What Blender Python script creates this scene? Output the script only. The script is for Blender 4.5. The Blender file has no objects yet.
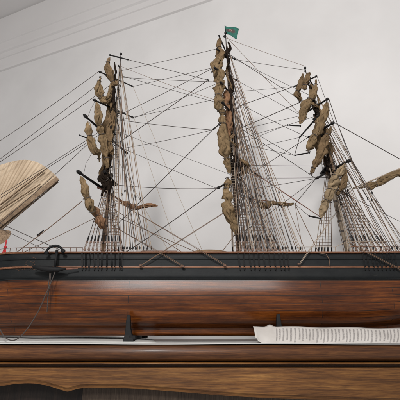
import bpy, bmesh, math, random
from mathutils import Vector, noise
R = math.radians
scn = bpy.context.scene
C = scn.collection
random.seed(7)

# ------------------------------------------------------------------ camera
PITCH = R(18.0); F = 400.0
cam_d = bpy.data.cameras.new('camera'); cam = bpy.data.objects.new('camera', cam_d); C.objects.link(cam)
cam.location = (0, 0, 0); cam.rotation_euler = (R(90) + PITCH, 0, 0)
cam_d.sensor_width = 36; cam_d.lens = 36 * F / 400; cam_d.clip_start = 0.01; cam_d.clip_end = 60
scn.camera = cam

# ------------------------------------------------------------------ room light
world = bpy.data.worlds.new("World"); scn.world = world; world.use_nodes = True
world.node_tree.nodes['Background'].inputs[0].default_value = (1.0, 0.975, 0.96, 1)
world.node_tree.nodes['Background'].inputs[1].default_value = 0.52
def area(name, loc, target, sx, sy, power, col):
    l = bpy.data.lights.new(name, 'AREA'); l.shape = 'RECTANGLE'; l.size = sx; l.size_y = sy
    l.energy = power; l.color = col
    o = bpy.data.objects.new(name, l); C.objects.link(o); o.location = loc
    o.rotation_euler = (Vector(target) - Vector(loc)).to_track_quat('-Z', 'Y').to_euler()
    return o
area('window_light', (-0.08, -1.5, 1.0), (-0.02, 1.0, 0.15), 1.5, 0.34, 19, (1.0, 0.98, 0.96))
area('room_lamp', (-0.30, -0.50, 0.92), (0.1, 1.3, 0.35), 0.18, 0.18, 24, (1.0, 0.97, 0.945))
scn.view_settings.view_transform = 'Standard'; scn.view_settings.look = 'None'
scn.view_settings.exposure = 0; scn.view_settings.gamma = 1
scn.render.engine = 'CYCLES'

# ------------------------------------------------------------------ helpers
cp, sp = math.cos(PITCH), math.sin(PITCH)
def P(px, py, Y):
    """point of the vertical plane at distance Y that lies on the ray of a photo position"""
    u = (px - 200) / F; v = (200 - py) / F
    y = cp - v * sp; z = sp + v * cp
    return Vector((u * Y / y, Y, z * Y / y))
def ppm(p):  # metres of one photo pixel at point p
    return (p.y * cp + p.z * sp) / F

class MB:
    def __init__(s): s.v = []; s.f = []; s.uv = []
    def add(s, vs, fs, uvs=None):
        b = len(s.v); s.v += [tuple(v) for v in vs]
        for i, f in enumerate(fs):
            s.f.append([b + k for k in f]); s.uv.append(uvs[i] if uvs else None)
        return s
    def box(s, c, d, rot=None):
        vs = []
        for x in (-.5, .5):
            for y in (-.5, .5):
                for z in (-.5, .5):
                    q = Vector((x * d[0], y * d[1], z * d[2]))
                    if rot: q = rot @ q
                    vs.append(Vector(c) + q)
        return s.add(vs, [(0,1,3,2),(4,6,7,5),(0,4,5,1),(2,3,7,6),(0,2,6,4),(1,5,7,3)])
    def tube(s, pts, rad, n=6, fold=0, seed=0, cap=True):
        pts = [Vector(p) for p in pts]; m = len(pts)
        if not hasattr(rad, '__len__'): rad = [rad] * m
        vs = []; fs = []; uvs = []
        up = None; L = 0
        for i, p in enumerate(pts):
            t = (pts[min(i+1, m-1)] - pts[max(i-1, 0)])
            if t.length < 1e-9: t = Vector((0,0,1))
            t.normalize()
            if up is None:
                up = Vector((0,1,0)) if abs(t.y) < .8 else Vector((1,0,0))
            a = (up - t * up.dot(t)).normalized(); b = t.cross(a); up = a
            if i: L += (p - pts[i-1]).length
            for k in range(n):
                th = 2*math.pi*k/n; r = rad[i]
                if fold:
                    d = a*math.cos(th) + b*math.sin(th)
                    q = p + d*r
                    f1 = noise.noise(Vector((d.x*1.6+seed*3.1, d.y*1.6, d.z*1.6)) + q*70)
                    f2 = math.sin(5*th + 6*noise.noise(q*45+Vector((seed,0,0))))
                    f3 = noise.noise(q*260+Vector((0,seed,0)))
                    r *= 1 + fold*(0.9*f1 + 0.42*f2 + .35*f3)
                vs.append(p + (a*math.cos(th) + b*math.sin(th))*r)
        for i in range(m-1):
            for k in range(n):
                k2 = (k+1) % n
                fs.append((i*n+k, i*n+k2, (i+1)*n+k2, (i+1)*n+k))
        if cap:
            fs.append(tuple(range(n-1, -1, -1))); fs.append(tuple((m-1)*n+k for k in range(n)))
        return s.add(vs, fs)
    def ball(s, c, r, n=8, sc=(1,1,1)):
        pts = []; rr = []
        c = Vector(c); vs = []; fs = []
        h = n//2
        for i in range(h+1):
            ph = math.pi*i/h
            for k in range(n):
                th = 2*math.pi*k/n
                vs.append(c + Vector((math.sin(ph)*math.cos(th)*r*sc[0], math.sin(ph)*math.sin(th)*r*sc[1], math.cos(ph)*r*sc[2])))
        for i in range(h):
            for k in range(n):
                k2 = (k+1) % n
                fs.append((i*n+k, (i+1)*n+k, (i+1)*n+k2, i*n+k2))
        return s.add(vs, fs)
    def build(s, name, mat, parent=None, smooth=False, bevel=0):
        me = bpy.data.meshes.new(name); me.from_pydata(s.v, [], s.f); me.update()
        if any(u is not None for u in s.uv):
            l = me.uv_layers.new(name='UVMap'); li = 0
            for f, u in zip(s.f, s.uv):
                for k in range(len(f)):
                    l.data[li].uv = u[k] if u else (0,0); li += 1
        bm = bmesh.new(); bm.from_mesh(me)
        bmesh.ops.remove_doubles(bm, verts=bm.verts, dist=1e-6)
        bmesh.ops.recalc_face_normals(bm, faces=bm.faces)
        if bevel:
            bmesh.ops.bevel(bm, geom=[e for e in bm.edges if len(e.link_faces) == 2 and e.calc_face_angle(0) > .7], offset=bevel, segments=2, affect='EDGES', profile=.5)
        bm.to_mesh(me); bm.free()
        if smooth:
            for p in me.polygons: p.use_smooth = True
        me.materials.append(mat)
        o = bpy.data.objects.new(name, me); C.objects.link(o)
        if parent: o.parent = parent
        return o

def crom(pts, n):
    """catmull-rom through tuples"""
    out = []; m = len(pts)
    for i in range(m-1):
        a = pts[max(i-1,0)]; b = pts[i]; c = pts[i+1]; d = pts[min(i+2,m-1)]
        for k in range(n):
            t = k/n
            out.append(tuple(.5*((2*b[j]) + (-a[j]+c[j])*t + (2*a[j]-5*b[j]+4*c[j]-d[j])*t*t + (-a[j]+3*b[j]-3*c[j]+d[j])*t**3) for j in range(len(b))))
    out.append(tuple(pts[-1])); return out

def tag(o, label=None, cat=None, group=None, kind=None):
    if label: o['label'] = label
    if cat: o['category'] = cat
    if group: o['group'] = group
    if kind: o['kind'] = kind
    return o
def empty(name, loc=(0,0,0)):
    o = bpy.data.objects.new(name, None); C.objects.link(o); o.empty_display_size = .02
    return o

# ------------------------------------------------------------------ materials
class NT:
    def __init__(s, name):
        s.m = bpy.data.materials.new(name); s.m.use_nodes = True; s.t = s.m.node_tree
        s.b = s.t.nodes['Principled BSDF']
    def n(s, typ, **kw):
        x = s.t.nodes.new(typ)
        for k, v in kw.items():
            if k.startswith('i_'): x.inputs[k[2:].replace('_', ' ')].default_value = v
            else: setattr(x, k, v)
        return x
    def l(s, a, b): s.t.links.new(a, b)
    def ramp(s, fac, stops):
        r = s.n('ShaderNodeValToRGB'); e = r.color_ramp.elements
        while len(e) < len(stops): e.new(.5)
        for el, (p, c) in zip(e, stops): el.position = p; el.color = (*c, 1)
        s.l(fac, r.inputs[0]); return r.outputs[0]
    def mix(s, fac, a, b, mode='MIX'):
        x = s.n('ShaderNodeMix', data_type='RGBA', blend_type=mode)
        for v, i in ((fac, 0), (a, 6), (b, 7)):
            if hasattr(v, 'links') or hasattr(v, 'is_linked'): s.l(v, x.inputs[i])
            else: x.inputs[i].default_value = v if i == 0 else (*v, 1)
        return x.outputs[2]
    def coord(s, scale=(1,1,1), src='Object', rot=(0,0,0)):
        tc = s.n('ShaderNodeTexCoord'); mp = s.n('ShaderNodeMapping')
        mp.inputs['Scale'].default_value = scale; mp.inputs['Rotation'].default_value = rot
        s.l(tc.outputs[src], mp.inputs[0]); return mp.outputs[0]
    def noise(s, vec, scale, detail=4, rough=.55, dist=0):
        x = s.n('ShaderNodeTexNoise'); x.inputs['Scale'].default_value = scale; x.inputs['Detail'].default_value = detail
        x.inputs['Roughness'].default_value = rough; x.inputs['Distortion'].default_value = dist
        s.l(vec, x.inputs['Vector']); return x.outputs['Fac']
    def bump(s, h, strength=.3, dist=.001):
        b = s.n('ShaderNodeBump'); b.inputs['Strength'].default_value = strength; b.inputs['Distance'].default_value = dist
        s.l(h, b.inputs['Height']); s.l(b.outputs[0], s.b.inputs['Normal'])
    def fin(s, col=None, rough=.5, **kw):
        if col is not None:
            if hasattr(col, 'is_linked'): s.l(col, s.b.inputs['Base Color'])
            else: s.b.inputs['Base Color'].default_value = (*col, 1)
        if hasattr(rough, 'is_linked'): s.l(rough, s.b.inputs['Roughness'])
        else: s.b.inputs['Roughness'].default_value = rough
        for k, v in kw.items(): s.b.inputs[k.replace('_', ' ')].default_value = v
        return s.m

def mat_simple(name, c, rough=.6, var=.35, scale=120, bump=.2, **kw):
    t = NT(name); v = t.coord(); f = t.noise(v, scale, 5)
    col = t.ramp(f, [(.3, tuple(x*(1-var) for x in c)), (.7, tuple(min(1, x*(1+var)) for x in c))])
    t.bump(f, bump, .0006); return t.fin(col, rough, **kw)
def mat_wood(name, dark, mid, light, rough=.35, scale=(3, 40, 40), coat=0, big=5, bump=.25, rot=(0,0,0)):
    t = NT(name); v = t.coord(scale, rot=rot)
    g = t.noise(v, 3.0, 8, .62, .4); g2 = t.noise(v, 14.0, 4, .6, .2)
    v2 = t.coord((1, 3, 3), rot=rot); b = t.noise(v2, big, 3)
    c1 = t.ramp(g, [(.25, dark), (.5, mid), (.78, light)])
    c2 = t.ramp(g2, [(.36, (.62,.55,.50)), (.6, (1,1,1))])
    c3 = t.ramp(b, [(.3, (.6,.58,.56)), (.7, (1.0,1.0,1.0))])
    col = t.mix(1.0, t.mix(.8, c1, c2, 'MULTIPLY'), c3, 'MULTIPLY')
    fg = t.noise(t.coord(tuple(q*(3 if q < 10 else 5) for q in scale), rot=rot), 3.0, 6, .75, .1)
    col = t.mix(.85, col, t.ramp(fg, [(.40, (.50,.45,.42)), (.55, (1.04,1.04,1.04))]), 'MULTIPLY')
    dn = t.noise(t.coord((1,1,1)), 70, 6, .8)
    col = t.mix(t.ramp(dn, [(.66, (0,0,0)), (.72, (.5,.5,.5))]), col, dark)
    t.bump(g2, bump, .0005)
    r = t.n('ShaderNodeMapRange'); r.inputs['To Min'].default_value = rough*.75; r.inputs['To Max'].default_value = rough*1.35
    t.l(b, r.inputs['Value'])
    return t.fin(col, r.outputs[0], Coat_Weight=coat, Coat_Roughness=.18, Specular_IOR_Level=.3)

def mat_hull():
    t = NT('varnished_planks')
    uv = t.coord((1,1,1), 'UV')
    br = t.n('ShaderNodeTexBrick'); br.offset = .37; br.squash = 1
    t.l(uv, br.inputs['Vector'])
    br.inputs['Color1'].default_value = (0,0,0,1); br.inputs['Color2'].default_value = (1,1,1,1); br.inputs['Mortar'].default_value = (.5,.5,.5,1)
    br.inputs['Scale'].default_value = 1; br.inputs['Mortar Size'].default_value = .0006; br.inputs['Mortar Smooth'].default_value = .3
    br.inputs['Brick Width'].default_value = .43; br.inputs['Row Height'].default_value = .0165
    tone = t.ramp(br.outputs['Color'], [(0, (.76,.74,.72)), (1, (1.1,1.08,1.05))])
    v = t.coord((1.6, 44, 44), 'UV'); g = t.noise(v, 3.2, 10, .7, .25)
    v3 = t.coord((1.3, 34, 34), 'UV'); g3 = t.noise(v3, 6, 8, .72, .5)
    blot = t.noise(t.coord((1,2.6,1), 'UV'), 9, 4, .6, .4)
    c = t.ramp(g, [(.20, (.024,.006,.0015)), (.46, (.100,.0285,.0045)), (.80, (.29,.095,.014))])
    c2 = t.ramp(g3, [(.30, (.42,.32,.28)), (.58, (1,1,1))])
    c4 = t.ramp(blot, [(.32, (.55,.48,.44)), (.62, (1.15,1.1,1.0))])
    col = t.mix(1, t.mix(.75, c, c2, 'MULTIPLY'), c4, 'MULTIPLY')
    col = t.mix(1, col, tone, 'MULTIPLY')
    fg = t.noise(t.coord((9, 300, 300), 'UV'), 3.0, 6, .75, .1)
    col = t.mix(.8, col, t.ramp(fg, [(.40, (.50,.42,.38)), (.55, (1.04,1.02,1.0))]), 'MULTIPLY')
    ws = t.noise(t.coord((14, 22, 22), 'UV'), 9, 6, .8)
    col = t.mix(t.ramp(ws, [(.64, (0,0,0)), (.70, (.55,.55,.55))]), col, (.03,.010,.004))
    col = t.mix(br.outputs['Fac'], col, (.012,.006,.004))
    inv = t.n('ShaderNodeMath', operation='MULTIPLY_ADD'); t.l(br.outputs['Fac'], inv.inputs[0]); inv.inputs[1].default_value = -1.4; t.l(g, inv.inputs[2])
    t.bump(inv.outputs[0], .35, .0007)
    rr = t.n('ShaderNodeMapRange'); rr.inputs['To Min'].default_value = .26; rr.inputs['To Max'].default_value = .5
    t.l(blot, rr.inputs['Value'])
    return t.fin(col, rr.outputs[0], Coat_Weight=.42, Coat_Roughness=.15, Specular_IOR_Level=.15)

def mat_cloth(name, c, dirt=(.4,.33,.27)):
    t = NT(name); v = t.coord()
    a = t.noise(v, 55, 5, .6, .5); b = t.noise(v, 900, 2)
    col = t.ramp(a, [(.3, tuple(x*.6 for x in c)), (.52, c), (.72, tuple(min(1,x*1.4) for x in c))])
    col = t.mix(.35, col, t.ramp(b, [(.35, dirt), (.65, (1,1,1))]), 'MULTIPLY')
    t.bump(a, .5, .002); return t.fin(col, .95, Specular_IOR_Level=.08)

M = {}
M['hull'] = mat_hull()
def mat_black():
    t = NT('weathered_black_paint'); f = t.noise(t.coord((1,3,3)), 34, 6, .7); g = t.noise(t.coord((3,30,30)), 9, 8, .8); d = t.noise(t.coord(), 8, 6, .7)
    c = t.ramp(f, [(.3, (.0030,.0040,.0048)), (.7, (.0075,.0092,.0100))])
    c = t.mix(t.ramp(g, [(.62, (0,0,0)), (.70, (.8,.8,.8))]), c, (.030,.027,.023))
    c = t.mix(t.ramp(d, [(.45, (0,0,0)), (.75, (.35,.35,.35))]), c, (.022,.021,.019))
    t.bump(f, .4, .0006); return t.fin(c, .6, Specular_IOR_Level=.22)
M['black'] = mat_black()
M['rail'] = mat_wood('rail_wood', (.12,.05,.025), (.24,.11,.06), (.38,.20,.12), .45, (4,60,60))
M['mast'] = mat_wood('mast_wood', (.09,.055,.03), (.17,.11,.065), (.28,.19,.12), .55, (60,60,6))
M['deck'] = mat_wood('deck_wood', (.15,.09,.05), (.25,.16,.09), (.36,.25,.15), .6, (4,50,50))
M['spar'] = mat_simple('black_spar', (.007,.006,.006), .6, .4, 80, Specular_IOR_Level=.25)
M['redspar'] = mat_simple('red_brown_spar', (.14,.06,.04), .6, .4, 80)
M['rope'] = mat_simple('dark_rope', (.045,.036,.032), .9, .5, 700, .6)
M['rope2'] = mat_simple('brown_rope', (.12,.072,.045), .9, .4, 700, .6)
M['rope3'] = mat_simple('pale_rope', (.27,.215,.165), .9, .4, 700, .6)
M['deadeye'] = mat_simple('deadeye_wood', (.095,.05,.032), .6, .4, 200)
M['sail'] = mat_cloth('tan_canvas', (.175,.122,.068))
M['sail2'] = mat_cloth('brown_canvas', (.145,.098,.055))
M['sail3'] = mat_cloth('reddish_canvas', (.20,.112,.064))
M['dsail'] = mat_cloth('dark_canvas', (.016,.011,.008))
M['psail'] = mat_cloth('beige_canvas', (.24,.18,.112))
M['pmast'] = mat_wood('pale_mast_wood', (.18,.14,.10), (.30,.25,.19), (.42,.36,.28), .55, (60,60,6))
M['sheet'] = mat_simple('white_sheet', (.50,.50,.485), .5, .1, 25, .2)
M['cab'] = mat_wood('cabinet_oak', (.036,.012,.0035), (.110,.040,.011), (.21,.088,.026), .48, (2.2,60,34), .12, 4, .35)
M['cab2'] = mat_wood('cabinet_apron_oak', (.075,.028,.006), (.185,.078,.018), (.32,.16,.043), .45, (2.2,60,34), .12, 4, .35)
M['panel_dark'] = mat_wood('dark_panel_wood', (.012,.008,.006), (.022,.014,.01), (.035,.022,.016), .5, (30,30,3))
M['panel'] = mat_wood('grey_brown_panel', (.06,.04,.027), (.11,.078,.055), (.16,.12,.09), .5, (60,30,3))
M['stand'] = mat_simple('black_stand', (.004,.004,.0045), .7, .3, 40, Specular_IOR_Level=.25)
M['red'] = mat_simple('red_silk', (.42,.012,.018), .7, .3, 300)
M['fan_guard'] = mat_wood('fan_guard_wood', (.15,.10,.06), (.27,.19,.12), (.38,.29,.20), .6, (20,20,20))
M['fan_shade'] = mat_simple('fan_shade_brown', (.13,.09,.06), .7, .3, 90)  # brown for the shadow line painted in below the fan guard

def mat_wall():
    t = NT('painted_plaster'); v = t.coord()
    a = t.noise(v, 2.2, 4); b = t.noise(v, 160, 4)
    col = t.ramp(a, [(.3, (.58,.57,.565)), (.7, (.67,.66,.655))])
    t.bump(b, .12, .0008); return t.fin(col, .75)
M['wall'] = mat_wall()
def mat_ceiling():
    t = NT('ceiling_paint'); a = t.noise(t.coord(), 1.5, 4)
    return t.fin(t.ramp(a, [(.3, (.58,.565,.56)), (.7, (.63,.615,.61))]), .8)
M['ceil'] = mat_ceiling()
def mat_paper():
    t = NT('newsprint'); uv = t.n('ShaderNodeTexCoord').outputs['UV']
    sx = t.n('ShaderNodeSeparateXYZ'); t.l(uv, sx.inputs[0])
    # lines of print stand upright: one every 2.7 photo pixels
    w = t.n('ShaderNodeMath', operation='MULTIPLY'); jt = t.noise(t.coord((1,.02,1),'UV'), 9, 2); ja = t.n('ShaderNodeMath', operation='MULTIPLY_ADD'); t.l(jt, ja.inputs[0]); ja.inputs[1].default_value = .035; t.l(sx.outputs[0], ja.inputs[2]); t.l(ja.outputs[0], w.inputs[0]); w.inputs[1].default_value = 50.0
    fr = t.n('ShaderNodeMath', operation='FRACT'); t.l(w.outputs[0], fr.inputs[0])
    ln = t.n('ShaderNodeMath', operation='LESS_THAN'); t.l(fr.outputs[0], ln.inputs[0]); ln.inputs[1].default_value = .44
    mp = t.n('ShaderNodeMapping'); mp.inputs['Scale'].default_value = (54, 42, 1); t.l(uv, mp.inputs[0])
    nz = t.noise(mp.outputs[0], 1.6, 3, .7)
    wd = t.n('ShaderNodeMath', operation='GREATER_THAN'); t.l(nz, wd.inputs[0]); wd.inputs[1].default_value = .43
    # each column of print keeps its own length
    fl = t.n('ShaderNodeMath', operation='FLOOR'); t.l(w.outputs[0], fl.inputs[0])
    wn = t.n('ShaderNodeTexWhiteNoise', noise_dimensions='1D'); t.l(fl.outputs[0], wn.inputs['W'])
    th = t.n('ShaderNodeMapRange'); th.inputs['To Min'].default_value = .02; th.inputs['To Max'].default_value = .3; t.l(wn.outputs['Value'], th.inputs['Value'])
    lo = t.n('ShaderNodeMath', operation='GREATER_THAN'); t.l(sx.outputs[1], lo.inputs[0]); t.l(th.outputs[0], lo.inputs[1])
    hi = t.n('ShaderNodeMath', operation='LESS_THAN'); t.l(sx.outputs[1], hi.inputs[0]); hi.inputs[1].default_value = .9
    x0 = t.n('ShaderNodeMath', operation='GREATER_THAN'); t.l(sx.outputs[0], x0.inputs[0]); x0.inputs[1].default_value = .115
    x1 = t.n('ShaderNodeMath', operation='LESS_THAN'); t.l(sx.outputs[0], x1.inputs[0]); x1.inputs[1].default_value = .80
    cur = ln.outputs[0]
    for o in (wd, lo, hi, x0, x1):
        m = t.n('ShaderNodeMath', operation='MULTIPLY'); t.l(cur, m.inputs[0]); t.l(o.outputs[0], m.inputs[1]); cur = m.outputs[0]
    m = t.n('ShaderNodeMath', operation='MULTIPLY'); t.l(cur, m.inputs[0]); m.inputs[1].default_value = .62
    pap = t.ramp(t.noise(t.coord(), 30, 3), [(.3, (.42,.395,.37)), (.7, (.50,.475,.45))])
    return t.fin(t.mix(m.outputs[0], pap, (.10,.09,.09)), .8)
M['paper'] = mat_paper()

# ------------------------------------------------------------------ room: wall, cornice, ceiling
HZ = 1.6
wa = math.atan2(-0.368, 0.843)             # the wall runs away to the left
wd = Vector((math.cos(wa), math.sin(wa), 0)); wn = Vector((wd.y, -wd.x, 0))   # wn points towards the room
w0 = Vector((0.05, 1.015*HZ, 0))
def W(s, out, z): return w0 + wd*s + wn*out + Vector((0,0,z))
m = MB(); m.add([W(-5,0,-1.2), W(1.6,0,-1.2), W(1.6,0,HZ+.5), W(-5,0,HZ+.5), W(-5,-.1,-1.2), W(1.6,-.1,-1.2), W(1.6,-.1,HZ+.5), W(-5,-.1,HZ+.5)],
      [(0,1,2,3),(4,7,6,5),(0,4,5,1),(3,2,6,7),(0,3,7,4),(1,5,6,2)])
tag(m.build('wall', M['wall']), kind='structure')
prof = [(0.0,HZ-.010),(.013,HZ-.008),(.013,HZ+.010),(.003,HZ+.013),(.003,HZ+.089),(.010,HZ+.092),(.010,HZ+.097),(.0035,HZ+.099),(.004,HZ+.136),(.015,HZ+.142),(.015,HZ+.160),(.005,HZ+.165),(.005,HZ+.222),(.012,HZ+.226),(.012,HZ+.231),(.006,HZ+.234),(.007,HZ+.44),(0,HZ+.44)]
m = MB(); n = len(prof)
m.add([W(-4.9,o,z) for o,z in prof] + [W(1.5,o,z) for o,z in prof], [(i,(i+1)%n,n+(i+1)%n,n+i) for i in range(n)] + [tuple(range(n)), tuple(range(2*n-1,n-1,-1))])
tag(m.build('cornice', M['ceil']), kind='structure')
m = MB(); m.add([W(-5,-.1,HZ+.452), W(1.6,-.1,HZ+.452), W(1.6,2.2,HZ+.452), W(-5,2.2,HZ+.452), W(-5,-.1,HZ+.5), W(1.6,-.1,HZ+.5), W(1.6,2.2,HZ+.5), W(-5,2.2,HZ+.5)],
      [(0,3,2,1),(4,5,6,7),(0,1,5,4),(3,7,6,2),(0,4,7,3),(1,2,6,5)])
tag(m.build('ceiling', M['ceil']), kind='structure')

# ------------------------------------------------------------------ cabinet
SH = P(200, 345, .80).z
cab = tag(empty('wooden_cabinet'), 'brown wooden cabinet with rounded moulding and scalloped apron under the model ship', 'cabinet')
def zz(py, Y): return P(200, py, Y).z
X0, X1 = -1.15, 1.0
def extr(prof, x0, x1, nx=1):
    m = MB(); n = len(prof); xs = [x0 + (x1-x0)*i/nx for i in range(nx+1)]
    vs = [(x, y, z) for x in xs for y, z in prof]
    fs = [(i*n+k, i*n+(k+1)%n, (i+1)*n+(k+1)%n, (i+1)*n+k) for i in range(nx) for k in range(n)]
    fs += [tuple(range(n)), tuple(nx*n+k for k in range(n-1,-1,-1))]
    return m.add(vs, fs)
prof = [(1.27, SH), (.812, SH)]
zc = (SH + zz(361.5,.8))/2; rz = (SH - zz(361.5,.8))/2
for a in range(80, -91, -17):
    prof.append((.812 - .013*math.cos(R(a)), zc + rz*math.sin(R(a))))
prof += [(.82, zz(361.8,.8)), (1.27, zz(361.8,.8))]
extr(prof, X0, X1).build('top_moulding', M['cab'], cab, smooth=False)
for p in bpy.data.objects['top_moulding'].data.polygons: p.use_smooth = len(p.vertices) == 4 and abs(p.normal.z) < .97
bz0, bz1 = zz(362.2,.8), zz(364.8,.8); bc=(bz0+bz1)/2; br=(bz0-bz1)/2
prof = [(.83, bz0)] + [(.806 - .005*math.cos(R(a)), bc + br*math.sin(R(a))) for a in range(75,-76,-25)] + [(.83, bz1)]
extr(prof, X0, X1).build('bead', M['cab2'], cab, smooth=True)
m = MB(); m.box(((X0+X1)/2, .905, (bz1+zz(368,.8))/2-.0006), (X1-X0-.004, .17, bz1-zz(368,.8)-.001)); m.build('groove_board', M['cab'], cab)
# apron
sc = [(-260,384),(-200,389),(-150,391),(-100,388),(-50,386),(-20,386),(0,386),(15,384.2),(30,383.6),(45,385.6),(55,388.5),(63,391),(67,391.8),(71,390.8),(80,388.6),(95,388),(115,388.2),(140,389.3),(190,393),(220,395.5),(260,398),(330,400.5),(420,403),(560,402)]
YA = .806
pts = crom([(P(x, y, YA).x, P(x, y, YA).z) for x, y in sc], 5)
pts = [q for q in pts if X0 < q[0] < X1]
zt = zz(367.6, YA); m = MB(); n = len(pts); vs = []; 
for x, z in pts:
    vs += [(x, YA, zt), (x, YA, z+.007), (x, YA+.003, z+.0035), (x, YA+.004, z), (x, YA+.03, z), (x, YA+.03, zt)]
fs = [(i*6+k, i*6+(k+1)%6, (i+1)*6+(k+1)%6, (i+1)*6+k) for i in range(n-1) for k in range(6)] + [tuple(range(6)), tuple((n-1)*6+k for k in range(5,-1,-1))]
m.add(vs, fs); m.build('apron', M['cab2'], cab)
xb = P(82.5, 392, .845).x
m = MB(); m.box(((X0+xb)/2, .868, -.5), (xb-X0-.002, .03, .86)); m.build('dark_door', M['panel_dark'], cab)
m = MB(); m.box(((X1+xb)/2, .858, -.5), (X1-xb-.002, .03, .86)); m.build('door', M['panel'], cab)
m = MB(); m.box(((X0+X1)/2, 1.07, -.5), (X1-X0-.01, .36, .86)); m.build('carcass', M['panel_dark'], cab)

# white sheet on the cabinet top, newspaper leaning on the hull
def sheet(name, corners, mat, nx, ny, zf, thick=.0006):
    m = MB(); a, b, c, d = [Vector(q) for q in corners]   # a-b front, d-c back
    vs = []; 
    for j in range(ny+1):
        for i in range(nx+1):
            u, v = i/nx, j/ny
            p = (a*(1-u)+b*u)*(1-v) + (d*(1-u)+c*u)*v; p = p + Vector(zf(u, v)); vs.append(p)
    fs = []; uvs = []
    for j in range(ny):
        for i in range(nx):
            q = j*(nx+1)+i; fs.append((q, q+1, q+nx+2, q+nx+1))
            uvs.append([(i/nx,j/ny),((i+1)/nx,j/ny),((i+1)/nx,(j+1)/ny),(i/nx,(j+1)/ny)])
    m.add(vs, fs, uvs); o = m.build(name, mat, smooth=True)
    md = o.modifiers.new('thickness', 'SOLIDIFY'); md.thickness = thick; md.offset = 0
    return o
def wav(a, s): return lambda u, v: (0, 0, a*(noise.noise(Vector((u*s, v*3, 2.7)))+.6))
o = sheet('white_cover_sheet', [(-.95,.803,SH+.0012),(.9,.803,SH+.0012),(.9,.955,SH+.0012),(-.95,.955,SH+.0012)], M['sheet'], 60, 10, wav(.0012, 9))
tag(o, 'long white sheet lying flat on the cabinet top beneath the ship', 'sheet')
a = P(-30,343,.83); 
o = sheet('loose_paper', [(-.62,.90,SH+.0026),(-.09,.87,SH+.0026),(-.12,1.06,SH+.004),(-.60,1.10,SH+.018)], M['sheet'], 30, 8, lambda u, v: (0,0,.005*abs(math.sin(u*5+1))*v))
tag(o, 'loose curling white paper left of the black cradle, under the bow', 'paper')

def news():
    x0 = P(253, 327, .865).x; x1 = P(436, 329, .865).x
    nx, ny = 80, 12; m = MB(); vs = []; fs = []; uvs = []
    for i in range(nx+1):
        u = i/nx
        px = 253 + 183*u
        top = 326.3 + 2.6*u + .5*math.sin(u*21) - 2.4*math.exp(-((px-270)/3.2)**2)
        bot = 343.6 - (6.5 if px < 262 else 0)*max(0, (262-px)/9) 
        pt = P(px, top, .868); pb = P(px + (2 if u < .02 else 0), bot, .822)
        for j in range(ny+1):
            v = j/ny
            p = pb*(1-v) + pt*v
            p.z = pb.z + (pt.z-pb.z)*(v**1.12); p.y -= .006*math.sin(v*math.pi) + .0012*math.sin(u*30+v*2)
            p.z = max(p.z, SH+.003)
            vs.append(p)
    for i in range(nx):
        for j in range(ny):
            q = i*(ny+1)+j; fs.append((q, q+ny+1, q+ny+2, q+1))
            uvs.append([(i/nx,j/ny),((i+1)/nx,j/ny),((i+1)/nx,(j+1)/ny),(i/nx,(j+1)/ny)])
    m.add(vs, fs, uvs); o = m.build('newspaper', M['paper'], smooth=True)
    md = o.modifiers.new('thickness', 'SOLIDIFY'); md.thickness = .0006; md.offset = -1
    tag(o, 'folded printed newspaper leaning against the ship hull at the right', 'newspaper')
news()

# ------------------------------------------------------------------ ship
ship = tag(empty('model_ship'), 'three masted wooden model sailing ship with tan furled sails and black upper hull', 'model ship')
YC = 1.0
XB = P(-22, 262, YC).x; XS = P(440, 255, YC).x; LEN = XS - XB
Zr = P(200, 252.5, .915).z; Zw = P(200, 267, .915).z; Zb = P(200, 279.5, .913).z
def sm(t): t = max(0, min(1, t)); return t*t*(3-2*t)
def wid(x, q):
    """half beam at x; q = 0 at the keel .. 1 at the rail"""
    s = (x - XB); e = XS - x
    lb = .40 - .20*q; ls = .34 - .24*q
    f = 1 - (1 - min(1, s/lb))**(2.1)
    g = (.25 + .55*q) + (1 - (.25+.55*q)) * (1 - (1 - min(1, e/ls))**2.2)
    return .0885 * max(.02, f) * g
def sheer(x):
    s = (x - XB)/LEN
    return -.016*sm((.125-s)/.125)**1.5 + .004*max(0, (s-.8)/.2)**2
pr = [(.0,-.0125,0),(.40,-.0125,.02),(.47,-.0112,.02),(.505,-.005,.02),(.50,.0036,.02),(.515,.0054,.02),(.56,.0068,.05),(.70,.0105,.15),(.84,.020,.3),(.94,.034,.4),(.985,.050,.5),(1.0,.067,.6),(.992,.083,.7),(.972,.096,.8),(.955,Zb,.85)]
top = [(.962,Zb,.85),(.958,.118,.87),(.952,.13,.9),(.95,.142,.94),(.95,.158,.97),(.952,Zr,1)]
NX = 130
def station(x, row):
    o, z, q = row
    st = max(0, (x-(XS-.26))/.26)
    z2 = z + (.030*st**1.6 if z < Zb-.002 else 0)*(1-max(0,(z-.008))/(Zb-.008)) + sheer(x)*(z/Zr)
    w = .0085 if q == 0 else wid(x, q)*o
    if q == 0 and st > 0: z2 = z + .012*st
    if o == 0: w = 0
    rake = -.0 if z < .01 else -(z-.01)*.25*max(0, 1-(x-XB)/.25)
    return (x + rake, w, z2)
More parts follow.
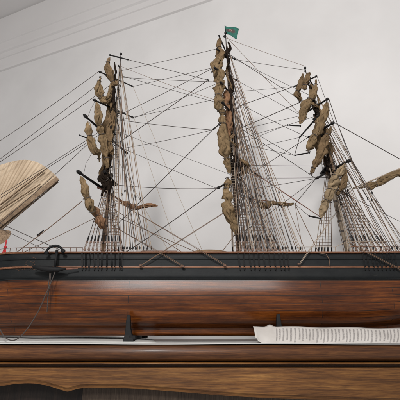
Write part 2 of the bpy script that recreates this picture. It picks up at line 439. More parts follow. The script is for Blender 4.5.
def loft(rows, name, mat, inner=None):
    m = MB(); vs = []; fs = []; uvs = []; k = len(rows)
    for side in (-1, 1):
        base = len(vs)
        for i in range(NX+1):
            x = XB + LEN*i/NX
            for r in rows:
                a, w, z = station(x, r); vs.append((a, YC + side*w, z))
        g = [0]
        for j in range(1, k): g.append(g[-1] + math.hypot((rows[j][0]-rows[j-1][0])*.0885, rows[j][1]-rows[j-1][1]))
        for i in range(NX):
            u0, u1 = XB + LEN*i/NX, XB + LEN*(i+1)/NX
            for j in range(k-1):
                q = base + i*k + j
                fs.append((q, q+k, q+k+1, q+1)); uvs.append([(u0,g[j]),(u1,g[j]),(u1,g[j+1]),(u0,g[j+1])])
        for i in (0, NX): pass
    # ends
    for i in (0, NX):
        q0 = i*k; q1 = (NX+1)*k + i*k
        for j in range(k-1):
            fs.append((q0+j, q0+j+1, q1+j+1, q1+j)); uvs.append([(0,0),(0,.01),(.01,.01),(.01,0)])
    m.add(vs, fs, uvs); return m.build(name, mat, ship, smooth=True)
loft(pr, 'hull', M['hull'])
bw = loft(top, 'bulwark', M['black'])
md = bw.modifiers.new('thickness', 'SOLIDIFY'); md.thickness = .003; md.offset = -1
# deck
m = MB(); vs = []; fs = []
for i in range(NX+1):
    x = XB + LEN*i/NX; a, w, z = station(x, (.93, .148, .97))
    vs += [(a, YC-w, z), (a, YC+w, z)]
for i in range(NX): fs.append((i*2, i*2+1, i*2+3, i*2+2))
m.add(vs, fs); m.build('deck', M['deck'], ship)
def strake(name, mat, z, q, o, h, out, x0=None, x1=None, sides=(-1,1)):
    m = MB()
    for s in sides:
        vs = []; fs = []
        for i in range(NX+1):
            x = XB + LEN*i/NX
            if x0 and x < x0: continue
            if x1 and x > x1: continue
            a, w, zc_ = station(x, (o, z, q))
            vs += [(a, YC+s*(w-.0035), zc_-h/2), (a, YC+s*(w+out), zc_-h/2+.0006), (a, YC+s*(w+out+.0006), zc_), (a, YC+s*(w+out), zc_+h/2-.0006), (a, YC+s*(w-.0035), zc_+h/2)]
        n = len(vs)//5
        for i in range(n-1):
            for k in range(5): fs.append((i*5+k, i*5+(k+1)%5, (i+1)*5+(k+1)%5, (i+1)*5+k))
        fs += [(0,1,2,3,4), tuple((n-1)*5+k for k in (4,3,2,1,0))]
        m.add(vs, fs)
    return m.build(name, mat, ship)
strake('cap_rail', M['rail'], Zr+.0005, 1, .952, .0048, .0026)
strake('wale', M['rail'], Zw, .93, .95, .0052, .0024)
strake('moulding', M['black'], P(200,259,.913).z, .97, .95, .0026, .0010)
strake('lower_wale', M['black'], Zb+.0012, .86, .955, .004, .0012)
# far low railing above the bow and small stanchions
def hullpt(px, Yside=-1, z=None, lift=0):
    x = P(px, 252, .915).x
    a, w, zt_ = station(x, (.952, Zr, 1)); return Vector((a, YC + Yside*w, (zt_ if z is None else z) + lift))
for side in (-1, 1):
    m = MB(); line = []
    for px in range(4, 84, 6):
        b = hullpt(px, side, lift=.002); m.tube([b, b+Vector((0,0,.010))], [.0009,.0007], 5); line.append(b+Vector((0,0,.0102)))
    m.tube(line, .0006, 5); m.build('bow_railing', M['deadeye'], ship)
    m = MB(); line = []
    for px in range(300, 440, 12):
        b = hullpt(px, side, lift=.002); m.tube([b, b+Vector((0,0,.024 if px > 345 else .011))], [.0011,.0009], 5); line.append(b+Vector((0,0,.024 if px > 345 else .011)))
    m.tube(line, .0007, 5); m.build('quarter_railing', M['rope3'], ship)
    if side == -1:
        m = MB(); m.tube([hullpt(352,-1,lift=.014), hullpt(438,-1,lift=.013)], .0007, 5); m.build('lower_rail_rod', M['rail'], ship)

# stem post and bowsprit (beyond the left edge of the photo)
m = MB(); m.tube([(XB+.05,YC,-.006),(XB+.01,YC,-.002),(XB-.012,YC,.03),(XB-.03,YC,.1),(XB-.045,YC,.17),(XB-.06,YC,.185)], [.007,.008,.008,.008,.007,.005], 8)
m.build('stem_post', M['hull'], ship, smooth=True)
m = MB(); m.tube([(XB+.05,YC,.168),(XB-.12,YC,.225),(XB-.30,YC,.285)], [.008,.006,.003], 10); m.build('bowsprit', M['mast'], ship, smooth=True)

# tan overturned boat and deckhouse seen above the rail
def boat(px0, px1, py, Y):
    a = P(px0, py, Y); b = P(px1, py, Y); m = MB(); n = 24; vs = []
    pts = []; rad = []
    for i in range(n+1):
        t = i/n; pts.append(a*(1-t)+b*t); rad.append(max(.001, .011*math.sin(math.pi*min(1,max(0,t*.96+.02)))**.45))
    m.tube(pts, rad, 14); return m.build('ship_boat', M['deck'], ship, smooth=True)
boat(189, 230, 254.0, .97)
m = MB(); m.box(P(160,258,1.02)+Vector((0,0,0)), (.09,.06,.028)); m.build('deckhouse', M['rail'], ship, bevel=.002)
m = MB(); m.box((P(300,260,1.02)), (.10,.07,.03)); m.build('deckhouse', M['rail'], ship, bevel=.002)

# ------------------------------------------------------------------ masts
def lerp(a, b, t): return a*(1-t) + b*t
masts = {}
def mast(key, base, topp, ytop, ycross, r0, mat='mast'):
    B_ = P(base[0], base[1], YC); T = P(topp[0], topp[1], YC)
    ax = (T - B_)
    def at(py):     # point on the mast seen at photo row py
        t = (base[1]-py)/(base[1]-topp[1]); q = P(base[0]+(topp[0]-base[0])*t, py, YC); return q
    masts[key] = at
    foot = B_ - ax.normalized()*.04
    Tp = at(ytop); Cr = at(ycross); fwd = Vector((-.006,0,0))
    mm = MB(); mm.tube([foot, lerp(foot,Tp,.5), Tp+ax.normalized()*.02], [r0, r0*.95, r0*.8], 12)
    mo = mm.build('mast', M[mat], ship, smooth=True)
    q = MB(); q.tube([Tp-ax.normalized()*.015+fwd, Cr+fwd*.8+ax.normalized()*.012], [r0*.62, r0*.48], 10); q.build('topmast', M['mast'], mo, smooth=True)
    q = MB(); q.tube([Cr-ax.normalized()*.012, T], [r0*.42, r0*.2], 8); q.ball(T, .0042, 8); q.build('topgallant_mast', M['spar'], mo, smooth=True)
    # top platform
    q = MB(); q.box(Tp+Vector((-.001,0,0)), (.030,.058,.0035)); 
    for s in (-1,1):
        q.box(Tp+Vector((0,s*.008,-.005)), (.034,.003,.005)); q.box(Tp+Vector((s*.009,0,-.0045)), (.003,.05,.004))
    q.box(Tp+ax.normalized()*.02, (.016,.014,.006))
    for k in range(5):
        q.ball(Tp+Vector((random.uniform(-.012,.012), random.uniform(-.025,.02), random.uniform(-.012,.012))), .0035, 6, (1,1,1.4))
    q.build('top_platform', M['spar'], mo, bevel=.0006)
    q = MB(); q.box(Cr, (.006,.05,.003)); q.box(Cr+Vector((0,0,-.003)), (.022,.005,.003)); q.build('crosstrees', M['spar'], mo)
    # iron/rope bands on the lower mast
    for k in range(7):
        q = MB(); p = lerp(B_, Tp, .12+.12*k); q.tube([p-ax.normalized()*.0022, p+ax.normalized()*.0022], r0*1.1, 12)
        q.build('mast_band', M['rope'], mo)
    return mo
foreM = mast('fore', (103,252), (121,54), 182, 112, .0058)
mainM = mast('main', (239,252), (225.5,33), 168, 96, .0062)
mizM = mast('mizzen', (347.5,252), (305,68), 170, 118, .0056, 'pmast')

# flag
fl = MB(); nx, ny = 16, 8; vs = []; fs = []
pole_t = P(226.5, 25.5, YC)
fl0 = [P(225,26,1.0), P(225.6,33.5,1.0)]; fl1 = [P(239,28.5,.985), P(236.8,39,.985)]
for i in range(nx+1):
    for j in range(ny+1):
        u, v = i/nx, j/ny
        p = lerp(lerp(fl0[0],fl1[0],u), lerp(fl0[1],fl1[1],u), v); p = p + Vector((0,.0028*math.sin(u*7+v*1.5),.0009*math.sin(u*8))); vs.append(p)
for i in range(nx):
    for j in range(ny): q = i*(ny+1)+j; fs.append((q,q+ny+1,q+ny+2,q+1))
uvs = [[(i/nx,j/ny),((i+1)/nx,j/ny),((i+1)/nx,(j+1)/ny),(i/nx,(j+1)/ny)] for i in range(nx) for j in range(ny)]
fl.add(vs, fs, uvs)
def mat_flag():
    t = NT('flag_cloth'); uv = t.n('ShaderNodeTexCoord').outputs['UV']
    def blob(cx, cy, sx, sy, r0, r1):
        mp = t.n('ShaderNodeMapping'); mp.inputs['Location'].default_value = (-cx*sx,-cy*sy,0); mp.inputs['Scale'].default_value = (sx,sy,1); t.l(uv, mp.inputs[0])
        ln = t.n('ShaderNodeVectorMath', operation='LENGTH'); t.l(mp.outputs[0], ln.inputs[0])
        mr = t.n('ShaderNodeMapRange'); mr.inputs['From Min'].default_value = r0; mr.inputs['From Max'].default_value = r1; mr.inputs['To Min'].default_value = 1; mr.inputs['To Max'].default_value = 0
        t.l(ln.outputs['Value'], mr.inputs['Value']); return mr.outputs[0]
    f = t.noise(t.coord(), 200, 3)
    g = t.ramp(f, [(.3, (.004,.06,.045)), (.7, (.008,.11,.08))])
    c = t.mix(blob(.42,.45,1.0,1.6,.30,.42), g, (.045,.03,.028))
    c = t.mix(blob(.40,.42,2.2,2.4,.22,.34), c, (.22,.19,.15))
    c = t.mix(blob(.40,.46,5,7,.3,.5), c, (.10,.03,.03))
    return t.fin(c, .8)
o = fl.build('flag', mat_flag(), mainM, smooth=True)
md = o.modifiers.new('thickness','SOLIDIFY'); md.thickness = .0006
q = MB(); q.tube([P(225.7,38,YC), P(225,25.5,YC)], .0013, 6); q.ball(P(224.4,36.5,.995), .004, 8); q.build('flagpole', M['spar'], mainM)

# ------------------------------------------------------------------ yards and furled sails
YE = []
def yard(a, b, r=.0024, mat='spar', name='yard'):
    YE.append(a); YE.append(b)
    A = P(*a); B_ = P(*b); mid = lerp(A,B_,.5); m = MB()
    m.tube([A, lerp(A,B_,.08), mid, lerp(A,B_,.92), B_], [r*.65, r*.8, r*1.15, r*.75, r*.55], 8)
    m.tube([lerp(A,B_,.02), lerp(A,B_,.06)], r*1.35, 8); m.tube([lerp(A,B_,.94), lerp(A,B_,.975)], r*1.25, 8)
    return m.build(name, M[mat], ship, smooth=True)
RS = .96
def bundle(path, parent, mat='sail', seed=0, fold=.42, name='furled_sail', strands=7):
    """a furled sail: crumpled cloth laid in long folds; path of (px, py, Y, radius in photo pixels)"""
    pp = crom([(*P(x,y,Y), r*ppm(P(x,y,Y))*RS) for x,y,Y,r in path], 14)
    pts = [Vector(q[:3]) for q in pp]; m = len(pts); g = MB(); rng = random.Random(seed*13+5)
    fr = []; up = Vector((0,1,0)); L = 0; Ls = []
    for i, p in enumerate(pts):
        t = (pts[min(i+1,m-1)] - pts[max(i-1,0)]).normalized()
        a = (up - t*up.dot(t)).normalized(); up = a; fr.append((a, t.cross(a)))
        if i: L += (p-pts[i-1]).length
        Ls.append(L)
    pin = [rng.random() for _ in range(max(1, m//26))]
    def strand(i0, i1, ph, tw, ro, rr, n, sd):
        vs = []; fs = []; c_ = 0
        for i in range(i0, i1):
            L = Ls[i]; a, b = fr[i]; u = (i-i0)/max(1,(i1-1-i0)); e = min(1, .3 + 5*min(u, 1-u))**.8
            ua = i/(m-1); pc = 1 - .42*sum(math.exp(-((ua-k)*m/4.5)**2) for k in pin); pc = max(.45, pc)*min(1, .55+5.5*min(ua, 1-ua))
            th0 = ph + tw*L*26 + 1.5*noise.noise(Vector((L*40, sd*3.1, 0)))
            R0 = pp[i][3]*pc; o_ = (a*math.cos(th0)*.75 + b*math.sin(th0))*R0*ro*(1+.55*noise.noise(Vector((L*60, sd*1.7, 5))))
            r0 = R0*rr*e*(1 + .5*noise.noise(Vector((L*75, sd*2.3, 2))))
            for k in range(n):
                th = 2*math.pi*k/n
                f1 = noise.noise(Vector((math.cos(th)*1.3, math.sin(th)*1.3, L*70 + sd*3)))
                f2 = 1 - 2.6*abs(noise.noise(Vector((math.cos(th)*2.6, math.sin(th)*2.6, L*95 + sd*9))))
                r = max(r0*(.9 + 1.1*fold*f1*2 + .55*fold*f2), r0*.2)
                vs.append(pts[i] + o_ + (a*math.cos(th) + b*math.sin(th))*r)
            c_ += 1
        for i in range(c_-1):
            for k in range(n):
                k2 = (k+1) % n; fs.append((i*n+k, i*n+k2, (i+1)*n+k2, (i+1)*n+k))
        fs += [tuple(range(n-1,-1,-1)), tuple((c_-1)*n+k for k in range(n))]
        g.add(vs, fs)
    strand(0, m, 0, 0, .1, .62, 20, seed+.3)
    for q in range(strands):
        i0 = rng.randint(0, m//4) if q > 1 else 0; i1 = m - (rng.randint(0, m//3) if q > 1 else 0)
        strand(i0, i1, 2*math.pi*q/strands + rng.uniform(-.3,.3), rng.uniform(-1.6,1.6), rng.uniform(.5,.78), rng.uniform(.30,.46), 12, seed*3.3+q*1.9)
    o = g.build(name, M[mat], parent, smooth=True)
    if name in ('furled_sail', 'staysail'):
        for k in sorted(pin)[:3]:
            i = min(m-4, max(3, int(k*m))); a, b = fr[i]; rr = pp[i][3]*.74
            ring = [pts[i] + (a*math.cos(q*.5236)*.85+b*math.sin(q*.5236))*rr*(1+rng.uniform(-.06,.06)) for q in range(13)]
            h = MB(); h.tube(ring, .0008, 5); h.build('gasket', M['rope'], o)
    return o

y = yard((109.5,55,.95), (128.5,59.8,1.05), .0020)
bundle([(110,57,.95,1.5),(107.5,65,.95,3.4),(110,74,.955,3.8),(114,84,.965,2.8),(117,80,.98,2)], y, 'sail2', 1)
y = yard((98.8,71.5,.92), (133,86.5,1.07), .0022)
bundle([(101,76,.925,1.6),(98.3,85,.92,3.6),(99.3,94,.93,4.8),(104,101,.94,3.8),(108.5,98,.95,3),(111,86,.97,2.2),(114,76,.98,1.6)], y, 'sail', 2)
y = yard((93,99.5,.90), (134,118,1.09), .0026)
bundle([(96,102,.905,2),(97.6,110,.91,3.6),(98.5,120,.915,4.4),(101,131,.93,4.6),(104,142,.94,4.6),(106,155,.95,4.5),(107,168,.96,3.4)], y, 'sail', 3)
bundle([(113,108,.95,2),(112,118,.955,3.6),(109,130,.96,4.4),(110,143,.96,4),(108,158,.965,4.4),(106,170,.965,3)], y, 'sail2', 4)
y = yard((83.5,114.5,.87), (128,154,1.12), .0030)
bundle([(88,121,.88,2),(88.7,131,.88,3.4),(91,142,.885,4),(94.5,151,.90,3.6),(98.5,153,.915,2.6),(99,162,.93,2)], y, 'sail', 5)
y = yard((77,171,.86), (121,201,1.12), .0034)
bundle([(80,176,.865,2),(84.5,186,.87,4.2),(87,198,.875,5.8),(91,208,.885,5.4),(93,214,.895,3.5)], y, 'sail', 6)
bundle([(92,206,.90,3),(97,214,.91,5),(101,223,.92,4.5),(104,229,.93,2.5)], y, 'sail3', 7)
y = yard((104,171,.93), (117,185,1.0), .003)
for k in range(5):
    bundle([(106+random.uniform(-3,3),168+k*2,.955,1),(102+random.uniform(-3,6),175+k*1.5,.94+.006*k,2.6),(106+random.uniform(-3,5),183,.95,2.4),(108+random.uniform(-4,4),189+k,.96,1)], y, 'dsail', 60+k, .6)
# spars and furled staysail right of the fore mast
y = yard((97,187,.97), (127,204,1.02), .0022, 'redspar', 'boom')
bundle([(119,201,1.0,1.4),(124,203,1.0,2.4),(131,206,1.0,3.4),(137,208,1.0,3.4),(145,205.5,1.0,2.4),(152,205.5,1.0,2.2),(158,206,1.0,1.4)], y, 'sail3', 9, .5, 'staysail')
yard((79,135,.87), (92,140,.9), .0014)

# main mast
y = yard((218.6,35,.96), (226,52,1.0), .0022)
bundle([(220,38,.955,1.6),(219,46,.955,3.2),(220.5,54,.955,4.3),(219.5,60,.955,4.5)], y, 'sail2', 11)
y = yard((216.5,49,.93), (235.3,59.5,1.06), .0024)
bundle([(220,57,.95,4),(217.5,64,.945,5),(213.5,70,.94,4.2),(218,75,.945,5.5),(220.5,82,.95,5)], y, 'sail', 12)
y = yard((214,67.5,.91), (237,80.5,1.08), .0026)
bundle([(221,79,.95,4.5),(219.5,88,.945,5.3),(218.5,98,.94,6),(220.5,108,.945,6.4),(224,115,.95,5)], y, 'sail', 13)
y = yard((220.5,82,.92), (235.5,100,1.07), .0026)
bundle([(226,90,.965,3),(226,100,.965,4),(228,112,.965,4.4),(228,126,.965,4),(229,138,.965,3.6)], y, 'sail3', 14)
y = yard((212.5,130,.88), (242,105,1.1), .0018); 
y = yard((222,102,.90), (242,125,1.1), .0028)
bundle([(223,113,.94,4.5),(222.5,122,.935,5.6),(222,134,.93,5.8),(223.5,145,.93,5.4),(225.5,155,.94,5.4),(228,165,.95,4),(230,174,.955,2.6)], y, 'sail', 15)
y = yard((217,188.5,.87), (247,172,1.1), .0026)
bundle([(227,177,.92,2.2),(228,184,.92,5.5),(226.5,192,.915,5.6),(228.5,199,.915,5),(227,206,.915,5.4),(228.5,213,.92,5.6),(233,221,.93,4.2),(235,228,.935,3.6),(236,236,.94,2)], y, 'sail', 16)
y = yard((236,160,.96), (262,178,1.02), .0026)
for k in range(5):
    bundle([(235+random.uniform(-2,3),156+k*2,.96,1),(240+random.uniform(-3,6),162+k*1.6,.945+.006*k,2.4),(244+random.uniform(-4,4),166+k,.955,2.2),(247+random.uniform(-8,3),171+k,.965,1)], y, 'dsail' if k % 2 else 'sail2', 70+k, .6)
y = yard((248,199,.97), (295,204,1.02), .0016, 'redspar', 'boom')
bundle([(255,199,.97,1.8),(259,203,.97,3.4),(266,206,.98,3.6),(272,203,.985,2.6),(280,203.5,.99,2.4),(288,205,1.0,2.2),(294,203,1.0,1.4)], y, 'sail', 18, .5, 'staysail')
yard((240,170,.99), (262,178,.98), .0017, 'redspar', 'boom')
yard((262,178,.98), (322,218,.99), .0013, 'redspar', 'boom')

# mizzen mast
y = yard((317,76,.94), (294,86.5,1.06), .0022)
bundle([(303,73,.97,2),(302,80,.97,3),(299,88,.975,3.6),(297,94,.98,3.8),(300,99,.985,2.4),(299,102,.99,1.5)], y, 'sail2', 21)
bundle([(310,72,.96,1.8),(306,82,.965,3.4),(304,90,.97,2.6)], y, 'sail2', 22)
y = yard((328.5,98.5,.92), (301,115.5,1.07), .0028)
bundle([(316,79,.95,1.6),(315,88,.95,3.2),(311,98,.955,4.4),(305,106,.96,4.6),(302,115,.965,4.4),(300.5,124,.97,2.6)], y, 'sail', 23)
bundle([(311,84,.97,2),(313,93,.97,3.4),(310,104,.975,3.2),(306,113,.98,2.6)], y, 'sail', 24)
y = yard((319,115,.93), (299.5,137.5,1.07), .0022)
yard((301,126,1.06), (287,125,1.09), .0020)
y = yard((334,122.5,.90), (308,137.5,1.08), .0030)
bundle([(327,101,.93,2),(325.5,110,.93,3.4),(322,120,.935,4.4),(319,129,.94,4.4),(313,138,.945,4.6),(309,147,.95,4.6),(308,152,.955,2.4)], y, 'sail', 25)
bundle([(331,126,.92,2),(328,134,.925,4),(324,143,.93,4.4),(321,153,.935,4.2),(316,163,.94,3.8),(312,171,.945,3),(311,175,.95,1.4)], y, 'sail2', 26)
bundle([(318,120,.975,2),(317,132,.975,3.4),(318,146,.975,3.6),(320,158,.975,3)], y, 'sail2', 29)
yard((310,152.5,1.04), (294.5,155.5,1.08), .0020)
y = yard((350.5,160,.88), (316,178.5,1.1), .0034)
bundle([(345,163,.895,2.2),(341,170,.90,4.2),(336,178,.905,5.6),(333,187,.91,6.6),(330,196,.915,6.2),(326,204,.92,5.2),(323,211,.925,5),(320.5,218,.93,2.6)], y, 'psail', 27, .45)
bundle([(344,168,.91,2),(345,178,.91,3),(341,188,.915,3.6),(337,195,.92,3)], y, 'sail2', 28)
yard((321,218.5,.94), (309,216,.98), .0020)
# gaff with furled sail at the right edge
y = yard((352,189,1.0), (425,158,1.0), .0020, 'rope3', 'gaff')
bundle([(358,188,1.0,1.2),(365,186.5,1.0,2.4),(371,185.5,1.0,4),(380,183,1.0,4),(388,177.5,1.0,3.2),(396,174,1.0,3.2),(410,169,1.0,4),(422,163,1.0,2)], y, 'sail', 30, .45)

# dark coils, lashings and blocks crowding each mast
def clutter(at, rows, dx, seed):
    rng = random.Random(seed)
    for k, (y0, y1) in enumerate(rows):
        x0 = at(y0); 
        path = []
        for j in range(5):
            py = y0 + (y1-y0)*j/4; p = at(py); px = 200 + F*p.x/(p.y*cp+p.z*sp)
            path.append((px + dx + rng.uniform(-3.2,3.2), py, rng.uniform(.955,.99), rng.uniform(1.0,1.9)))
        bundle(path, ship, ('dsail','sail2','dsail')[k % 3], seed*10+k, .6, 'rope_coil', 4)
    for k in range(15):
        y0 = rng.uniform(rows[0][0], rows[-1][1]); c = at(y0) + Vector((rng.uniform(-.018,.014), rng.uniform(-.05,.0), 0))
        d = Vector((rng.uniform(-1,1), rng.uniform(-.5,.5), rng.uniform(-1.4,1.4))).normalized()*.0042
        m = MB(); m.tube([c-d, c, c+d], [.0008,.0024,.0008], 6); b_ = m.build('block', M['spar'], ship)
        q = MB(); q.tube([c, at(y0-3)], .0006, 4); q.build('strop', M['rope'], b_)
for key, y0, y1, dx in (('fore',62,196,-5),('fore',90,182,-8),('main',45,180,2),('mizzen',76,176,2),('mizzen',95,172,5)):
    at = masts[key]; path = []
    for j in range(11):
        py = y0+(y1-y0)*j/10; p = at(py); px = 200 + F*p.x/(p.y*cp+p.z*sp)
        path.append((px+dx+random.uniform(-1.6,1.6), py, .97, 1.3+1.3*j/10+random.uniform(-.4,.9)))
    bundle(path, ship, 'sail2' if dx in (-8,5) else 'dsail', int(y0)+dx, .6, 'rope_coil', 6)
clutter(masts['fore'], [(66,92),(86,112),(100,130),(122,152),(140,172),(165,196),(150,178)], -4, 3)
clutter(masts['main'], [(42,66),(62,90),(84,112),(104,134),(128,152),(146,170),(160,184)], 1, 5)
clutter(masts['mizzen'], [(74,92),(88,108),(102,126),(120,142),(136,154),(148,168),(160,182)], 2, 7)

# ------------------------------------------------------------------ standing rigging
def rope(pts, r=.0006, mat='rope', name='stay', sag=0, parent=None):
    r = r*1.15
    P3 = [Vector(p) for p in pts]; out = []
    for i in range(len(P3)-1):
        for k in range(6 if sag else 1):
            t = k/6 if sag else 0; q = lerp(P3[i], P3[i+1], t); q.z -= sag*4*t*(1-t); out.append(q)
    out.append(P3[-1]); m = MB(); m.tube(out, r, 5)
    return m.build(name, M[mat], parent or ship)
def shroud_set(at, topy, xs, rungs=True, side=-1, mats=('rope','rope2'), tails=.86, dark=True, r=.0009, ratlen=.010, tx=.01):
    T = at(topy); tops = []; bots = []
    for i, px in enumerate(xs):
        b = hullpt(px, side, lift=.004); tp = T + Vector((-tx*.5 + tx*i/max(1,len(xs)-1), side*.009, -.002*(i%3)))
        d = (tp-b).normalized(); up_d = b + d*.0235; 
        m = MB(); m.tube([up_d, tp], r, 5)
        mt = mats[i % len(mats)]
        s = m.build('shroud', M[mt], ship)
        # served lower end, two deadeyes, lanyard
        if dark:
            q = MB(); q.tube([up_d+d*.003, up_d+d*.017, up_d+d*.020], [.0021,.0018,.0009], 6); q.build('seizing', M['spar'], s)
        for p in (b+d*.003, up_d):
            q = MB(); q.tube([p+Vector((0,-.0016,0)), p+Vector((0,.0016,0))], .0028, 8); q.build('deadeye', M['deadeye'], s)
        q = MB()
        for k in (-1,0,1): q.tube([b+d*.003+Vector((k*.0015,-.001,0)), up_d+Vector((k*.0015,-.001,0))], .0005, 4)
        q.build('lanyard', M['rope2'], s)
        tops.append(tp); bots.append(up_d+d*.02)
    if rungs:
        m = MB(); L = (tops[0]-bots[0]).length; n = int(L/ratlen)
        for k in range(n):
            t = (k+.3)/n*tails
            pts = [lerp(bots[i], tops[i], t)+Vector((0,-.0006,0)) for i in range(len(xs))]
            z0 = pts[0].z; m.tube(pts, .0005, 4)
        m.build('ratlines', M['rope2'], ship)
def chain(px_list, slant=0):
    for px in px_list:
        px += random.uniform(-.5,.5); slant = random.uniform(.2,2.0)
        b = hullpt(px, -1); e = hullpt(px+slant, -1, z=Zw-.006)
        m = MB(); o_ = Vector((0,-.0042,0))
        w = .0013
        loop = [b+o_+Vector((-w,0,-.001)), e+o_+Vector((-w,0,.004)), e+o_+Vector((0,0,0)), e+o_+Vector((w,0,.004)), b+o_+Vector((w,0,-.001))]
        m.tube(loop, .00055, 5); m.ball(e+Vector((0,-.0035,.0075)), .0017, 6); m.ball(e+Vector((0,-.0035,-.001)), .0016, 6)
        m.build('chainplate', M['spar'], ship)

F_x = [84,88.3,92.4,96.4,100.5,105,108.6,112.4,116.5,121.5]
shroud_set(masts['fore'], 183, F_x, tx=.012)
shroud_set(masts['fore'], 183, [86,91,96,101,106,112], side=1, mats=('rope3','rope2'), tx=.012)
chain([x-2 for x in [84,88,92,96,100,104.5,109,113,117,121,125]])
M_x = [237,241,245,249,253,257,261,265,269,273,277,281]
shroud_set(masts['main'], 168, M_x, tx=.014, mats=('rope','rope2','rope'))
shroud_set(masts['main'], 168, [239,244,249,254,259,264,269], side=1, mats=('rope3','rope2'), tx=.014)
chain([x for x in [238,243,248,253,258,263,268,273,278,283,287]])
Z_x = [357,362,367,372,377,382,387,391]
shroud_set(masts['mizzen'], 172, Z_x, tx=.012)
shroud_set(masts['mizzen'], 172, [334,338,342,346,350,355], side=1, mats=('rope3','rope2'), tx=.012)
chain([362,366,370,374,378,382,386,390,394])

# topmast shrouds (short, above the tops) with ratlines
def top_shrouds(at, y0, y1, w, nn=4):
    for side in (-1, 1):
        pr_ = []
        for i in range(nn):
            a = at(y0) + Vector((-w/2+w*i/(nn-1)+.004, side*.027, .002)); b = at(y1) + Vector((0, side*.004, 0))
            rope([a, b], .0005, 'rope', 'topmast_shroud'); pr_.append((a, b))
        m = MB()
        for k in range(18):
            t = k/18*.92; m.tube([lerp(a, b, t) for a, b in pr_], .0004, 4)
        m.build('ratlines', M['rope3'], ship)
top_shrouds(masts['fore'], 182, 112, .022); top_shrouds(masts['main'], 168, 96, .026); top_shrouds(masts['mizzen'], 170, 118, .022)

# backstays: from the upper masts to the rail behind each mast
def back(at, rows, xs, side=-1, mats=('rope','rope2','rope3'), r=.00065, block=True):
    for i, (py, px) in enumerate(zip(rows, xs)):
        b = hullpt(px, side, lift=.003); T = at(py)
        s = rope([b, T+Vector((0,side*.003,0))], r, mats[i % len(mats)], 'backstay')
        d = (T-b).normalized()
        if block:
            m = MB(); m.ball(b+d*.008, .0028, 7, (.8,.7,1.5)); m.build('block', M['spar'], s)
        if i % 3 == 1:
            m = MB(); m.ball(b+d*random.uniform(.11,.17), .0026, 6, (.8,.8,1.7)); m.build('block', M['spar'], s)
back(masts['fore'], [60,62,80,84,112,88,112,62,70], [124,127,130,133,136,140,144,148,152])
back(masts['fore'], [110,112,86,84,62,112], [121,126,131,138,142,147], mats=('rope2','rope3','rope'), block=False)
back(masts['fore'], [112,84,62], [128,136,144], side=1, block=False)
back(masts['main'], [40,44,58,60,78,80,97,98,62,44,46,80], [246,251,256,262,268,274,279,284,287,293,297,302])
back(masts['main'], [96,96,98,60,60,80,82,97,168], [240,243,247,252,257,262,267,271,275], mats=('rope3','rope','rope2'), block=False)
back(masts['main'], [62,60,97,98,80,60,97,80,60,96,44,62,44], [243,249,254,259,264,269,273,277,281,290,300,306,289], mats=('rope2','rope','rope3','rope2'), block=False, r=.0006)
back(masts['main'], [168,166,98,97,80,168,96,80,60,98,62,60], [242,245.5,251,257,261,266,270,275,280,286,294,299], mats=('rope','rope2'), block=False, r=.0006)
back(masts['main'], [60,97,44,98], [255,270,282,292], side=1, mats=('rope2',), block=False)
back(masts['mizzen'], [74,96,98,118,76,97,119,120], [361,368,375,383,399,405,394,412])
back(masts['mizzen'], [118,97,120,76], [352,358,364,371], mats=('rope3','rope2'), block=False)
back(masts['mizzen'], [118,119,97,97,118,76,118,97], [365,374,380,387,392,396,401,409], mats=('rope2','rope','rope3'), block=False, r=.0006)
back(masts['mizzen'], [168,168,118,119,97,168,97,97], [353,358,362,369,377,383,389,397], mats=('rope2','rope'), block=False, r=.0006)
back(masts['mizzen'], [118,97,76], [372,384,396], side=1, block=False, mats=('rope2',))
# pale twisted halyards down each mast
for at, x0s, y0 in ((masts['fore'], (107,111,115,119), 70), (masts['main'], (232,240,246,252,258), 60), (masts['mizzen'], (350,354), 95)):
    for i, px in enumerate(x0s):
        a = at(y0+i*12) + Vector((.002*i, -.006, 0)); b = P(px, 250, .95 + .02*(i%2))
        rope([a, b], .0007, 'rope3' if i % 2 == 0 else 'rope', 'halyard')

for at, xa, xb, y0 in ((masts['fore'],113,118,70),(masts['main'],233.5,239.5,62),(masts['mizzen'],349,356,100),(masts['main'],243,250,100),(masts['fore'],96,101,120)):
    t0 = at(y0); pa, pb = P(xa,250,.94), P(xb,250,.94); ta, tb = t0+Vector((-.002,-.01,0)), t0+Vector((.004,-.01,0))
    for a, b in ((pa,ta),(pb,tb)): rope([a, b], .00055, 'rope3', 'halyard')
    m = MB(); n_ = int((ta-pa).length/.0075)
    for k in range(n_): m.tube([lerp(pa,ta,k/n_), lerp(pb,tb,k/n_)], .0005, 4)
    m.build('ratlines', M['rope3'], ship)
# stays: photo positions with the depth of their end points
AX = {'fore': (103,252,121,54), 'main': (239,252,225.5,33), 'mizzen': (347.5,252,305,68)}
def fasten(x, y_, Y):
    """make a line end on the nearest yard arm, else on the nearest mast"""
    best = min(YE, key=lambda e: math.hypot(e[0]-x, e[1]-y_))
    if math.hypot(best[0]-x, best[1]-y_) < 7: return P(*best)
    for kk, (bx, by, tx_, ty) in AX.items():
        if ty-7 < y_ < by-8:
            mx = bx + (tx_-bx)*(by-y_)/(by-ty)
            if (-36 if kk == 'mizzen' else -15) < x-mx < 48: return P(mx, y_, YC)
    if 236 < y_ < 258 and x > 0: return P(x, 257, Y)
    return P(x, y_, Y)
def st(x0,y0,x1,y1,Y0=1.0,Y1=1.0,r=.0006,mat='rope',sag=0,name='stay'):
    return rope([fasten(x0,y0,Y0), fasten(x1,y1,Y1)], r*1.1, mat, name, sag + random.choice([0, .001, .002, .004])*(abs(x1-x0)/90))
